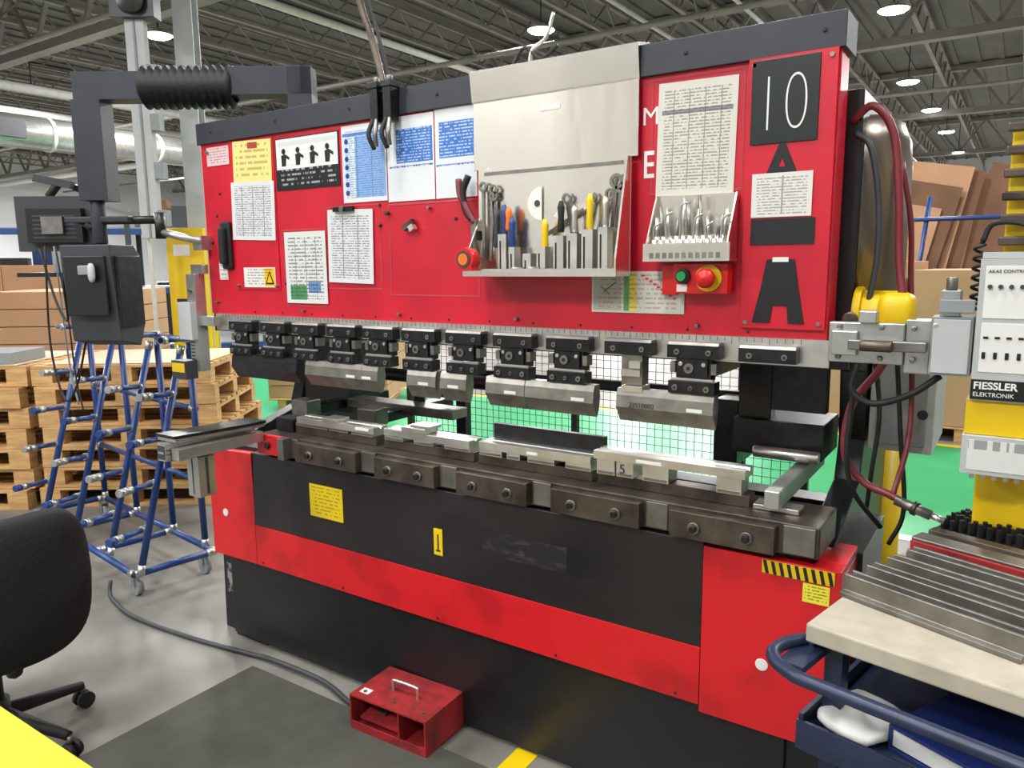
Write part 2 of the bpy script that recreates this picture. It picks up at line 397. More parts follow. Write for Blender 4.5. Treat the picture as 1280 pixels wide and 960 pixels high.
b.box(.05,2.5,.8,.9,.3,.7,BLK)
b.box(2.22,2.49,.28,.5,1.06,1.17,BLKT);b.box(2.23,2.33,.3,.36,1.12,1.36,BLKT);b.box(2.12,2.18,.1,.6,1.3,1.37,BLK);b.box(2.33,2.49,.3,.34,1.2,1.37,BLKT)
b.ob((2.44,.2,1.03),(.04,.55,.05),ALU);b.cyl((2.30,.24,1.08),(2.49,.24,1.08),.018,STEEL,12)
for x in(.35,.75):
    b.box(x-.03,x+.03,.2,.7,1.0,1.04,BLKT);b.box(x-.05,x+.05,.16,.24,1.0,1.07,STEELD);b.cyl((x,.5,1.04),(x,.5,1.12),.025,BLKT,12)
b.box(.12,.42,.4,.6,.98,1.3,BLK);b.cyl((.1,.5,1.16),(1.5,.5,1.16),.03,BLKT,12);b.box(.9,.98,.4,.5,1.10,1.19,BLKT)
b.box(1.0,2.2,.52,.55,1.17,1.21,BLKT);b.box(2.12,2.2,.4,.6,.98,1.2,BLKT)
b.box(.45,1.05,.35,.45,1.02,1.06,STEELD)
b.box(.6,.66,.95,1.0,0,1.4,BLK);b.box(1.86,1.9,1.5,1.54,0,1.5,BLK)
b.done(.003)
b=B('electrical_cabinet',PB);b.box(2.585,2.76,.45,.8,1.08,1.42,LGREY);b.box(2.61,2.74,.444,.45,1.10,1.40,GREY);b.cyl((2.73,.44,1.2),(2.73,.435,1.2),.015,BLK,12);b.done(.006)
text('letter_m','M',(2.022,-.001,2.028),.068,PWH,PB,off=0)
text('letter_e','E',(2.026,-.001,1.885),.105,PWH,PB,off=.001,sx=.7)
NS=empty('bay_number_sign')
B('plate',NS).box(2.33,2.495,-.016,-.0125,1.945,2.15,SIGN).done(.001)
text('numeral','10',(2.338,-.017,1.972),.21,PWH,NS,sx=.66,off=-.007)
text('bay_letter','A',(2.366,-.0135,1.84),.148,BLK,NS,sx=.95,off=.004)
b=B('black_decal');b.box(2.34,2.50,-.0145,-.0125,1.692,1.758,BLK)
b.prism([(2.385,1.655),(2.455,1.655),(2.468,1.58),(2.485,1.49),(2.445,1.49),(2.44,1.535),(2.405,1.535),(2.398,1.49),(2.352,1.49),(2.372,1.58)],'y',-.0145,-.0125,BLK);b.box(2.40,2.44,-.0155,-.0145,1.648,1.66,PWH);b.done()
b=B('pull_handle',PB);b.box(.125,.185,-.02,0,1.64,1.835,RUB);b.box(.14,.17,-.045,-.02,1.66,1.81,RUB);b.done(.008,3)
def paper(x0,x1,z0,z1,m,y=-.0045,rot=0,name='notice_sheet'):
    w,hh=x1-x0,z1-z0
    b=B(name);b.box(-w/2,w/2,-.0007,.0007,-hh/2,hh/2,m);o=b.done();o.location=((x0+x1)/2,y,(z0+z1)/2);o.rotation_euler=(0,math.radians(rot),0);return o
Y0=-.0022
paper(.05,.195,2.065,2.14,doc('doc_pink','#d6bcbd',ink='#8a3a44',n=7,ws=12,k=.6),Y0)
paper(.225,.46,1.985,2.145,doc('doc_yellow','#d8d283','#8a4a3a',7,bands=((.4,.65,.8,.95,'#a5362e'),),ws=10,k=.5),-.006,rot=2)
paper(.2,.465,1.755,1.985,doc('doc_tables','#cfd1d2',n=26,grid=4,ws=26),-.007,rot=2)
paper(.48,.83,1.94,2.135,doc('doc_msds','#111214','#c9c9c9',11,bands=((.02,.98,.40,.98,'#dededa'),(.04,.96,.84,.93,'#c9cbc9')),thr=.5,ws=22,margin=.06,k=.55),Y0,rot=0)
b=B('pictogram_decals')
for i in range(4):
    x=.53+i*.08;b.cyl((x,-.0032,2.085),(x,-.004,2.085),.011,BLK,12);b.prism([(x-.012,2.03),(x+.01,2.03),(x+.014,2.06),(x+.03,2.052),(x+.032,2.062),(x+.008,2.075),(x-.014,2.07)],'y',-.004,-.0032,BLK)
b.done()
paper(.845,1.06,1.875,2.145,doc('doc_blue_a','#d4d8dc','#2f4f86',34,bands=((.30,.98,.06,.85,'#7fa5d6'),(.02,.25,.1,.85,'#c2d2e6'),(.02,.98,.86,.9,'#4d7fc0')),ws=22,grid=3,k=.6),Y0,rot=0)
b=B('safety_pictograms')
for i in range(7):b.cyl((.868,-.0032,2.09-.03*i),(.868,-.0037,2.09-.03*i),.0095,BLUE,12)
b.done()
paper(1.065,1.275,1.868,2.15,doc('doc_blue_b','#d8dada','#c5d8ee',30,bands=((.2,.97,.45,.85,'#2f6cbb'),(.05,.97,.40,.42,'#2b5da8')),k=.7),Y0)
paper(1.28,1.45,1.868,2.155,doc('doc_blue_c','#d5d8db','#c8daee',28,bands=((.1,.97,.45,.85,'#2f6cbb'),(.02,.97,.36,.38,'#2b5da8')),ws=22,k=.7),Y0)
paper(.755,.985,1.585,1.852,doc('doc_list','#cfd2d3',n=30,grid=3,ws=26),-.0055,rot=1.5)
paper(.51,.74,1.505,1.78,doc('doc_chart','#d0d2cf',n=20,grid=4,ws=18,bands=((.1,.5,.05,.25,'#3f8a52'),(.55,.85,.15,.3,'#5d86b8'))),-.0055,rot=0)
paper(.25,.445,1.565,1.645,doc('doc_warning','#d9d7d1',n=7,ws=16,bands=((.66,.98,.05,.95,'#e0b000'),),k=.6),-.0055)
b=B('warning_symbol');b.prism([(.385,1.578),(.437,1.578),(.411,1.632)],'y',-.0072,-.0064,BLK);b.prism([(.394,1.584),(.428,1.584),(.411,1.62)],'y',-.0076,-.0072,YEL);b.done()
paper(.085,.14,1.595,1.67,doc('doc_barcode','#d2cfcb',n=4,ws=40),Y0)
paper(2.07,2.29,1.83,2.13,doc('doc_table_big','#ccc9be',n=36,grid=5,ws=26,bands=((.05,.95,.72,.76,'#7e7e80'),),k=.65),Y0,rot=1)
paper(2.34,2.49,1.762,1.872,doc('doc_small_form','#d4d2ca',n=15,ws=18,grid=2,k=.6),-.0155)
paper(1.87,2.16,1.505,1.625,doc('doc_control_chart','#bfc2b6','#a44a44',9,bands=((.02,.33,.05,.95,'#a4a89c'),(.36,.42,.05,.95,'#3f9a55'),(.42,.5,.05,.95,'#d8c850')),ws=30,k=.5),-.0035)
b=B('chart_marks')
for i in range(9):b.box(2.03+i*.012,2.04+i*.012,-.0052,-.0043,1.61-i*.008,1.615-i*.008,REDP)
b.ob((1.915,-.0048,1.57),(.04,.001,.003),GRNP,(0,.7,0));b.ob((1.93,-.0048,1.58),(.05,.001,.003),BLK,(0,-.6,0));b.done()
paper(.69,.87,.685,.815,doc('doc_yellow_label','#d8bb12','#6a5a10',9,ws=12,k=.6),-.1012,name='caution_label')
b=B('caution_label');b.box(1.312,1.35,-.1025,-.1001,.655,.75,YELD);b.box(1.328,1.334,-.1032,-.1025,.675,.73,BLK);b.box(1.322,1.340,-.1032,-.1025,.668,.674,BLK);b.done()
SC=mat('scuffed_paint','#3a3636',.6,0,.3,45,thr=(.5,.72),col2='#171515',stretch=(.6,1,2))
B('scuff_marks').box(1.52,1.84,-.1004,-.0999,.70,.785,SC).done()
b=B('hazard_tape')
b.box(2.43,2.61,-.1024,-.1003,.84,.876,YEL)
for i in range(9):
    x=2.432+i*.02;b.prism([(x,.8755),(x+.009,.8755),(x+.017,.8405),(x+.008,.8405)],'y',-.103,-.1024,BLK)
b.done()
paper(2.535,2.60,.785,.835,doc('doc_yellow_note','#dfd33a','#4a4a20',6,ws=10),-.102)
b=B('clip_magnet');b.box(.8,.9,-.02,-.0065,1.845,1.862,BLKT);b.cyl((.85,-.02,1.853),(.85,-.028,1.853),.01,STEELD,8);b.ob((1.165,-.015,1.785),(.05,.02,.018),BROWN,(0,-.5,0));b.ob((1.185,-.02,1.775),(.02,.022,.02),STEEL,(0,-.5,0));b.cyl((1.06,0,1.83),(1.06,-.02,1.83),.007,BROWN,8);b.cyl((1.02,0,1.79),(1.02,-.015,1.79),.006,BROWN,8);b.done()

SH=empty('stainless_tool_board')
b=B('hood_sheet',SH)
b.prism([(-.016,2.15),(-.018,2.155),(-.03,2.245),(.05,2.26),(.05,2.257),(-.028,2.242),(-.0145,2.15)],'x',1.445,2.02,STN)
b.box(1.452,2.02,-.02,-.016,1.945,2.149,STN)
b.box(1.70,1.77,-.022,-.02,2.10,2.115,PWH)
b.done(.001)
b=B('tray',SH)
b.box(1.475,2.005,-.03,-.026,1.615,1.945,STN)
b.box(1.475,2.005,-.12,-.026,1.612,1.616,STN);b.box(1.475,2.005,-.122,-.118,1.612,1.635,STN)
b.prism([(-.12,1.612),(-.026,1.612),(-.026,1.945),(-.05,1.945),(-.12,1.66)],'x',1.998,2.004,STN)
b.prism([(-.12,1.612),(-.026,1.612),(-.026,1.80),(-.12,1.65)],'x',1.475,1.479,STN)
b.box(1.5,1.98,-.033,-.03,1.925,1.935,STEELD)
for x,w_,z1 in((1.60,.03,1.74),(1.635,.02,1.70),(1.69,.028,1.68),(1.74,.03,1.70),(1.80,.034,1.73),(1.845,.034,1.735),(1.895,.036,1.745),(1.945,.03,1.75)):
    b.box(x-w_/2,x+w_/2,-.085,-.05,1.616,z1,STEEL);b.box(x-w_/2+.006,x-w_/2+.012,-.0853,-.085,1.63,z1-.02,BLK)
for x in(1.665,1.72):b.cyl((x,-.1,1.616),(x,-.1,1.64),.02,STEEL,12)
b.done(.001)
def driver(x,z0,col,l=.11,tip=.08,y=-.068,name='screwdriver',r=.011):
    b=B(name);b.lathe([(0,0),(r*.8,0),(r,.01),(r*.8,l*.5),(r,l*.8),(r*.5,l),(0,l)],col,(x,y,z0),12);b.cyl((x,y,z0),(x,y,z0-tip),.003,STEEL,6);b.done()
driver(1.60,1.72,BLUE);driver(1.628,1.70,BLUE,.09);driver(1.615,1.75,ORG,.07);driver(1.745,1.69,YEL,.09,.06)
driver(1.80,1.74,RUB,.09);driver(1.845,1.74,STEEL,.075);driver(1.895,1.745,YEL,.1);driver(1.945,1.75,STEEL,.085);driver(1.57,1.70,DGREY,.12)
def wrench(x,z0,z1,ang=0,y=-.045,rr=.016,ring=True,m=STEELD):
    b=B('combination_wrench',T=Matrix.Translation((x,y,z0))@Matrix.Rotation(math.radians(ang),4,'Y'));L_=z1-z0
    b.box(-.005,.005,-.003,.003,0,L_,m)
    n=14
    for i in range(n):
        a0,a1=2*math.pi*i/n,2*math.pi*(i+1)/n
        if not ring and 2<i<6:continue
        b.prism([(rr*.55*math.cos(a0),L_+rr*.6+rr*.55*math.sin(a0)),(rr*math.cos(a0),L_+rr*.6+rr*math.sin(a0)),(rr*math.cos(a1),L_+rr*.6+rr*math.sin(a1)),(rr*.55*math.cos(a1),L_+rr*.6+rr*.55*math.sin(a1))],'y',-.004,.004,m)
    b.done()
wrench(1.955,1.75,1.865,6,rr=.022);wrench(1.825,1.735,1.83,-10);wrench(1.87,1.74,1.83,12,ring=False);wrench(1.53,1.66,1.87,4);wrench(1.505,1.66,1.88,0);wrench(1.555,1.66,1.85,-3,ring=False);wrench(1.91,1.74,1.84,20);wrench(1.98,1.74,1.85,0,ring=False)
b=B('protractor');pr=[(.0,-.05)]+[(.05*math.cos(a),.05*math.sin(a)) for a in[math.radians(-90-i*15) for i in range(0,13)]]
b.prism([(1.715+p*1,1.83+q) for p,q in pr],'y',-.038,-.036,WHT);b.cyl((1.70,-.038,1.83),(1.70,-.04,1.83),.01,DGREY,12)
b.prism([(1.76,1.79),(1.82,1.76),(1.81,1.85)],'y',-.042,-.038,WHT);b.ob((1.80,-.044,1.77),(.14,.003,.012),STEELD,(0,-.5,0));b.done()
b=B('tape_measure');b.cyl((1.50,-.15,1.665),(1.50,-.11,1.665),.036,REDP,24);b.cyl((1.50,-.153,1.665),(1.50,-.15,1.665),.026,DGREY,24);b.cyl((1.50,-.154,1.665),(1.50,-.153,1.665),.018,ORG,16);b.box(1.47,1.53,-.148,-.112,1.63,1.642,REDP);b.done()
b=B('pliers')
b.tube([(1.44,-.035,1.93),(1.42,-.04,1.88),(1.43,-.04,1.82),(1.455,-.04,1.79)],.011,RUB);b.tube([(1.40,-.035,1.92),(1.41,-.04,1.87),(1.445,-.04,1.81),(1.465,-.04,1.78)],.011,HOSE);b.ob((1.465,-.04,1.76),(.02,.015,.06),STEELD);b.done()
b=B('scissors');b.ob((1.50,-.04,1.72),(.012,.006,.1),STEEL,(0,.2,0));b.ob((1.475,-.04,1.74),(.02,.01,.03),RUB);b.done()
b=B('c_clamp')
for dx in(0,.06):
    b.box(1.04+dx,1.075+dx,-.055,-.015,2.13,2.25,BLKT);b.tube([(1.05+dx,-.05,2.14),(1.045+dx,-.07,2.09),(1.06+dx,-.06,2.04)],.008,RUB);b.tube([(1.065+dx,-.05,2.14),(1.075+dx,-.07,2.09),(1.07+dx,-.06,2.05)],.008,STEELD);b.box(1.035+dx,1.08+dx,-.06,.0,2.241,2.262,BLKT);b.cyl((1.0575+dx,-.035,2.262),(1.0575+dx,-.035,2.28),.01,STEELD,10)
b.done(.002)
b=B('power_drop_conduit');b.tube([(1.02,.05,2.24),(.96,.05,2.45),(.88,.05,2.67),(.5,.05,3.9),(0,.1,6.6)],.012,BROWN);b.tube([(1.05,.05,2.24),(.985,.06,2.45),(.90,.07,2.67),(.52,.07,3.9),(0.02,.12,6.6)],.006,RUB);b.done()
b=B('air_fitting');b.tube([(1.62,.05,2.25),(1.63,.05,2.30),(1.68,.05,2.33),(1.7,.06,2.40)],.006,STEEL);b.tube([(1.55,.05,2.25),(1.6,.05,2.31),(1.66,.05,2.27),(1.72,.05,2.30)],.006,RUB);b.done()
b=B('drill_bit_rack')
b.box(2.08,2.30,-.01,-.003,1.66,1.83,STN);b.prism([(-.085,1.655),(-.01,1.655),(-.01,1.83),(-.02,1.83),(-.085,1.70)],'x',2.076,2.08,STN);b.prism([(-.085,1.655),(-.01,1.655),(-.01,1.83),(-.02,1.83),(-.085,1.70)],'x',2.30,2.304,STN)
b.box(2.07,2.31,-.085,-.01,1.652,1.658,STN);b.box(2.07,2.31,-.088,-.083,1.652,1.70,STN)
for i in range(11):
    x=2.095+i*.0185;b.cyl((x,-.05,1.66),(x,-.05,1.72),.008,STEEL,8);b.cyl((x,-.07,1.66),(x,-.07,1.71),.008,STEEL,8)
    b.box(x-.006,x+.006,-.0883,-.088,1.66,1.675,STEELD)
    lx=random.uniform(-.015,.02);zz=1.76+random.random()*.075
    b.cyl((x,-.05,1.70),(x+lx,-.045,zz),.004+random.random()*.002,STEELD if i%2 else STEEL,8)
    if i%2==0:b.tube([(x,-.07,1.70),(x+lx*.5,-.068,zz-.03),(x+lx*.5+.02,-.068,zz-.015)],.0035,ZINC,6)
b.done()
b=B('control_station');b.box(2.145,2.295,-.05,-.0125,1.565,1.645,REDP)
b.cyl((2.175,-.05,1.612),(2.175,-.065,1.612),.02,BLK,20);b.cyl((2.175,-.065,1.612),(2.175,-.075,1.612),.013,GRNP,16)
b.cyl((2.245,-.05,1.607),(2.245,-.058,1.607),.036,YEL,24);b.cyl((2.245,-.058,1.607),(2.245,-.075,1.607),.018,REDP,16);b.lathe([(.0,.022),(.018,.02),(.026,.01),(.026,0),(.016,-.002)],REDP,(0,0,0),20,Matrix.Translation((2.245,-.075,1.607))@Matrix.Rotation(math.pi/2,4,'X'))
b.box(2.155,2.185,-.052,-.05,1.57,1.59,PWH);b.box(2.10,2.144,-.02,-.0,1.56,1.64,REDP);b.done(.003)

b=B('sheet_support_arm')
b.box(.37,.42,-.52,-.13,.955,1.018,ALU);b.box(.374,.416,-.522,-.52,.962,1.012,DGREY);b.box(.378,.412,-.523,-.522,.982,.99,ALU)
for z in(.98,.996):b.box(.4195,.4215,-.52,-.13,z-.0015,z+.0015,DGREY)
b.box(.425,.47,-.5,-.13,.96,1.0,ALU)
b.prism([(.33,-.49),(.44,-.49),(.48,-.2),(.48,-.13),(.38,-.13)],'z',1.022,1.034,STEEL);b.prism([(.325,-.495),(.44,-.495),(.485,-.2),(.485,-.125),(.375,-.125)],'z',1.035,1.046,BLKT)
b.box(.39,.46,-.42,-.35,.80,.954,ALU);b.box(.42,.425,-.4215,-.42,.81,.95,DGREY)
b.box(.46,.463,-.39,-.38,.81,.95,DGREY)
b.done(.002)
b=B('table_end_bracket',PB);b.box(.42,.56,-.125,-.101,.905,.985,REDW);b.cyl((.49,-.125,.945),(.49,-.14,.945),.014,BLKT,8);b.box(.565,.60,-.145,-.101,.9,.985,STEELD);b.done(.003)
b=B('laser_guard_transmitter')
b.box(-.06,-.0,-.07,-.02,1.2,1.62,ALU);b.box(-.09,.0,-.1,-.07,1.34,1.5,LGREY);b.box(-.12,-.02,-.13,-.07,1.17,1.25,DGREY);b.box(-.115,-.025,-.132,-.13,1.20,1.24,YEL);b.box(.0,.1,-.06,-.03,1.40,1.44,ALU);b.box(-.05,.03,-.05,-.02,1.62,1.66,ZINC)
for z in(1.45,1.5,1.55):b.cyl((-.03,-.07,z),(-.03,-.08,z),.008,STEELD,8)
for z in range(8):b.box(-.055,-.03,-.072,-.07,1.22+z*.015,1.225+z*.015,BLK)
b.done(.002)
b=B('spring_arm');b.cyl((-.15,-.12,1.80),(.03,-.04,1.755),.016,ZINC,10);b.cyl((-.42,-.27,1.85),(-.14,-.11,1.85),.018,BLK,10);b.cyl((-.145,-.115,1.77),(-.145,-.115,1.88),.022,BLK,12);b.box(-.02,.04,-.05,.0,1.72,1.78,ZINC);b.done()

b=B('light_guard_bracket')
b.box(2.55,2.72,-.03,.0,1.40,1.50,ZINC);b.box(2.56,2.62,-.05,-.03,1.42,1.48,ZINC);b.box(2.60,2.77,-.06,-.031,1.435,1.46,STEELD);b.cyl((2.63,-.07,1.448),(2.70,-.07,1.448),.014,BROWN,12);b.box(2.72,2.775,-.02,.02,1.38,1.51,ZINC)
for x in(2.575,2.67,2.74):
    for z in(1.415,1.49):b.cyl((x,-.03,z),(x,-.04,z),.007,STEELD,8)
b.box(2.62,2.66,-.05,-.01,1.50,1.53,ZINC)
b.done(.003)
b=B('junction_box');b.box(2.776,2.86,-.05,.03,1.385,1.52,GREY);b.box(2.79,2.83,-.04,.02,1.52,1.58,ZINC);b.cyl((2.785,-.055,1.5),(2.785,-.05,1.5),.006,STEEL,8);b.box(2.78,2.855,-.054,-.05,1.39,1.515,LGREY);b.box(2.79,2.86,-.06,-.05,1.53,1.56,GREY);b.cyl((2.81,-.03,1.58),(2.81,-.03,1.61),.012,STEELD,10);b.done(.004)
LG=empty('light_guard_receiver')
b=B('case',LG);b.box(2.864,3.02,-.06,.03,1.335,1.65,LGREY);b.box(2.864,3.02,-.063,-.0601,1.338,1.383,BLK);b.box(2.858,3.02,-.05,.04,1.255,1.334,YEL);b.box(2.856,3.02,-.065,-.0,1.165,1.254,LGREY);b.box(2.866,3.02,-.05,.04,1.651,1.665,LGREY)
b.box(2.875,3.0,-.0615,-.0602,1.52,1.635,PWH);b.box(2.875,3.0,-.0615,-.0602,1.40,1.51,WHT)
for i in range(6):
    b.cyl((2.885+i*.02,-.0615,1.59),(2.885+i*.02,-.068,1.59),.005,DGREY,8)
    b.box(2.88+i*.022,2.887+i*.022,-.064,-.0616,1.43,1.445,BLK);b.box(2.88+i*.022,2.89+i*.022,-.064,-.0616,1.475,1.48,BLK)
    b.box(2.875+i*.022,2.885+i*.022,-.045,-.01,1.15,1.165,WHT)
b.box(2.868,3.0,-.0665,-.0651,1.175,1.245,doc('doc_rating_plate','#d0d1cd',n=7,ws=14,k=.6));b.done(.003)
text('maker_label','FIESSLER',(2.869,-.0635,1.362),.0225,PWH,LG,off=.0006);text('maker_label_2','ELEKTRONIK',(2.869,-.0635,1.345),.0135,PWH,LG)
text('label_lines','AKAS CONTROL',(2.88,-.0622,1.62),.010,BLK,LG)
b=B('yellow_guard_post')
b.box(2.90,2.96,.06,.12,0,1.95,YEL);b.box(2.885,3.02,.05,.14,0,1.24,YEL);b.box(2.962,3.01,.05,.11,1.25,2.0,YEL);b.cyl((2.93,.09,1.95),(2.93,.09,4.5),.012,YEL,10)
for i in range(6):b.box(2.89,3.0,.03,.05,1.68+i*.05,1.70+i*.05,BROWN)
b.done(.004)
b=B('coiled_cable')
pts=[(2.855+.01*math.cos(a),.045+.01*math.sin(a),1.53+a*.0035) for a in[i*.7 for i in range(66)]]
b.tube(pts,.004,RUB,6,2);b.tube([(2.86,.045,1.69),(2.88,.04,1.73),(2.95,.0,1.72),(3.0,-.02,1.66)],.006,RUB);b.done()
b=B('yellow_cable_reel');b.cyl((2.60,.14,1.51),(2.70,.14,1.51),.062,YEL,24);b.cyl((2.58,.14,1.51),(2.60,.14,1.51),.072,YEL,24);b.box(2.59,2.72,.1,.2,1.44,1.47,YEL);b.sup((2.685,.1,1.515),(.045,.05,.055),YEL,.6);b.cyl((2.58,.06,1.50),(2.58,.08,1.50),.02,BROWN,12);b.done(.004)
b=B('air_hose')
b.tube([(2.55,.12,2.0),(2.60,.1,2.03),(2.65,.1,1.96),(2.672,.1,1.8),(2.682,.1,1.65),(2.70,.08,1.5),(2.66,.06,1.38),(2.60,.05,1.28),(2.59,.05,1.15),(2.64,.05,1.08),(2.70,.04,1.06),(2.76,.02,1.04)],.010,HOSE,10)
b.cyl((2.72,.03,1.05),(2.80,.01,1.03),.013,STEELD,10);b.cyl((2.76,.02,1.04),(2.77,.017,1.037),.018,BROWN,10);b.cyl((2.80,.01,1.03),(2.83,.005,1.022),.008,STEEL,8)
b.tube([(2.71,.03,1.05),(2.73,.12,1.2),(2.72,.16,1.4),(2.70,.2,1.6),(2.69,.2,1.75),(2.66,.2,1.9)],.007,HOSE,8)
b.done()
b=B('black_cables')
b.tube([(2.62,-.02,1.40),(2.61,-.02,1.33),(2.66,-.02,1.30),(2.74,-.02,1.33),(2.80,-.02,1.38)],.008,RUB)
b.tube([(2.60,.02,1.40),(2.605,.02,1.3),(2.60,.02,1.15),(2.62,.04,1.05),(2.68,.1,.95)],.007,RUB)
b.tube([(2.64,.1,1.40),(2.66,.1,1.25),(2.65,.1,1.1),(2.64,.12,.98)],.006,RUB)
b.tube([(2.69,.12,1.40),(2.71,.12,1.2),(2.73,.12,1.0),(2.7,.12,.9)],.006,RUB)
b.tube([(2.56,.11,1.97),(2.60,.1,1.93),(2.625,.1,1.8),(2.63,.1,1.65),(2.61,.1,1.5)],.008,DGREY)
b.done()
B('bollard').cyl((2.575,1.06,0),(2.575,1.06,1.02),.052,YEL,20).done()

PA=empty('control_pendant_arm')
b=B('boom',PA)
A0=Vector((.37,.25,0));A1=Vector((-.36,-.245,0));d=(A1-A0).normalized();ang=math.degrees(math.atan2(d.y,d.x))
T=RZ(A0.x,A0.y,0,ang);L_=(A1-A0).length
b.box(-.05,.05,-.05,.05,1.9,2.46,CHAR,T);b.box(-.05,.30,-.05,.05,2.35,2.461,CHAR,T);b.box(.64,L_+.05,-.05,.05,2.335,2.445,CHAR,T)
b.box(L_-.06,L_+.06,-.055,.055,1.93,2.335,CHAR,T);b.box(.30,.64,-.03,.03,2.36,2.42,CHAR,T)
b.box(L_-.02,L_+.06,-.057,-.055,2.0,2.06,DGREY,T)
b.done(.006)
b=B('bellows',PA)
prof=[]
for i in range(12):
    z=.35*i/11;prof+=[(.062,z),(.088,z+.016)]
prof.append((.062,.385))
b.lathe(prof,RUB,(0,0,0),20,T@Matrix.Translation((.28,0,2.39))@Matrix.Rotation(math.pi/2,4,'Y'));b.done()
b=B('pendant',PA)
T2=RZ(-.36,-.26,0,25)
b.cyl(T2@Vector((0,0,1.75)),T2@Vector((0,0,1.94)),.03,CHAR,12)
b.prism([(-.07,1.34),(.06,1.31),(.1,1.40),(.1,1.70),(.06,1.745),(-.1,1.745),(-.1,1.66)],'x',-.12,.11,DGREY,T2)
b.box(-.1,.09,-.113,-.1005,1.45,1.70,BLK,T2);b.box(-.03,.03,-.123,-.1135,1.62,1.66,GREY,T2);b.box(.1105,.125,-.08,.08,1.4,1.7,BLKT,T2)
b.box(-.15,.15,-.02,.02,1.84,1.865,CHAR,T2)
b.sup(T2@Vector((.04,-.13,1.63)),(.02,.012,.04),LGREY,.8,12,8)
b.done(.008)
b=B('computer_monitor')
T3=RZ(-.95,-.12,.03,215)
b.box(-.2,.2,-.02,.03,1.70,1.96,DGREY,T3);b.box(-.13,.13,.0305,.07,1.74,1.90,BLK,T3);b.box(-.18,.18,-.026,-.0205,1.72,1.94,mat('screen_glass','#1a2230',.15),T3)
for i in range(6):b.box(-.1,.1,.0705,.072,1.76+i*.02,1.768+i*.02,DGREY,T3)
b.box(-.05,.05,.0725,.09,1.78,1.86,STEELD,T3)
b.box(-.03,.03,.02,.06,1.6,1.7,GREY,T3);b.box(-.15,.15,-.1,.15,1.58,1.6,BLK,T3);b.cyl(T3@Vector((.05,0,1.96)),T3@Vector((.0,.0,2.02)),.02,RUB,10);b.ob(T3@Vector((.02,0,2.03)),(.18,.04,.035),DGREY,(0,.2,.6));b.ob(T3@Vector((-.12,-.04,1.98)),(.14,.03,.03),BLK,(0,.4,.6))
b.cyl(T3@Vector((-.15,.05,1.82)),Vector((-.44,-.29,1.85)),.018,CHAR,10)
b.done(.005)
b=B('pendant_cables')
b.tube([(-.85,-.28,1.74),(-.75,-.28,1.5),(-.6,-.31,1.42),(-.5,-.36,1.6),(-.5,-.33,1.75)],.006,RUB)
b.tube([(-.8,-.28,1.75),(-.8,-.3,1.3),(-.72,-.3,1.05),(-.6,-.3,1.12),(-.42,-.33,1.34)],.005,RUB)
b.tube([(-.8,-.24,1.75),(-.85,-.2,1.2),(-.8,-.2,1.0)],.004,GREY)
b.tube([(-.75,-.26,1.75),(-.72,-.25,1.45),(-.7,-.25,1.15),(-.66,-.25,.98)],.004,RUB)
b.done()

b=B('building_column')
T4=RZ(-3.48,2.38,0,34)
b.box(-.085,.085,-.08,-.065,0,6.5,LGREY,T4);b.box(-.085,.085,.065,.08,0,6.5,LGREY,T4);b.box(-.01,.01,-.064,.064,0,6.5,LGREY,T4)
b.box(-.26,.08,-.16,-.12,0,2.0,YEL,T4);b.box(-.26,-.22,-.119,.1,0,2.0,YEL,T4);b.box(.04,.08,-.119,.1,0,2.0,YEL,T4)
b.box(-.2,-.05,-.162,-.16,1.75,1.85,PWH,T4);b.box(-.2,0,-.162,-.16,1.3,1.36,BLK,T4)
b.done(.005)
b=B('electrical_conduit')
T4=RZ(-3.2,2.05,0,34)
b.box(-.38,-.22,-.04,.04,1.9,4.05,LGREY,T4);b.box(-.31,-.29,-.05,-.0401,1.9,4.05,GREY,T4);b.box(-.47,-.1,-.1,.05,3.7,4.7,BLK,T4)
for z in(2.0,2.4,2.8,3.2):b.box(-.219,-.14,-.06,.04,z,z+.14,GREY,T4)
for z in(3.85,4.2):b.sup(T4@Vector((-.28,-.12,z)),(.12,.08,.12),DGREY,.7)
b.cyl(T4@Vector((-.36,.06,0)),T4@Vector((-.36,.06,6)),.02,PIPEW,8)
b.done(.004)
def pallet(b,z,T,w=1.2,dp=1.0):
    for i in range(3):
        b.box(0,w,[0,dp/2-.05,dp-.1][i],[.1,dp/2+.05,dp][i],z,z+.02,WOOD,T)
    for xx in(0,w/2-.07,w-.14):
        for yy in(0,dp/2-.05,dp-.1):
            b.box(xx,xx+.14,yy,yy+.1,z+.02,z+.1,WOOD,T)
        b.box(xx,xx+.14,0,dp,z+.1,z+.12,WOOD,T)
    n=8
    for i in range(n):
        yy=i*(dp-.09)/(n-1)
        b.box(0,w,yy,yy+.09,z+.12,z+.14,WOOD,T)
for k,(X,Y,a) in enumerate(((-2.62,.42,36),(-3.64,-.34,35))):
    b=B('pallet_stack')
    for i in range(7):pallet(b,i*.142,RZ(X+random.uniform(-.03,.03),Y+random.uniform(-.03,.03),0,a+random.uniform(-2,2)))
    b.box(.05,1.15,.05,.95,.995,1.0,mat('pale_board','#c9b497',.8,0,.06),RZ(X,Y,0,a))
    if k:b.box(.75,1.1,.1,.5,1.002,1.08,GREY,RZ(X,Y,0,a))
    b.done(.003)
def cards(name,T,w,dp,h,rows,cols):
    b=B(name)
    for i in range(rows):
        for j in range(cols):
            x0=j*w/cols;z0=.14+i*h/rows
            b.box(x0+.004,x0+w/cols-.004,random.uniform(0,.015),dp,z0+.004,z0+h/rows-.003,CARD,T)
    for q in range(3):b.box(.1+q*(w-.3)/2,.2+q*(w-.3)/2,.02,dp,0,.118,WOOD,T)
    b.box(0,w,0,dp,.12,.14,WOOD,T)
    return b.done(.004)
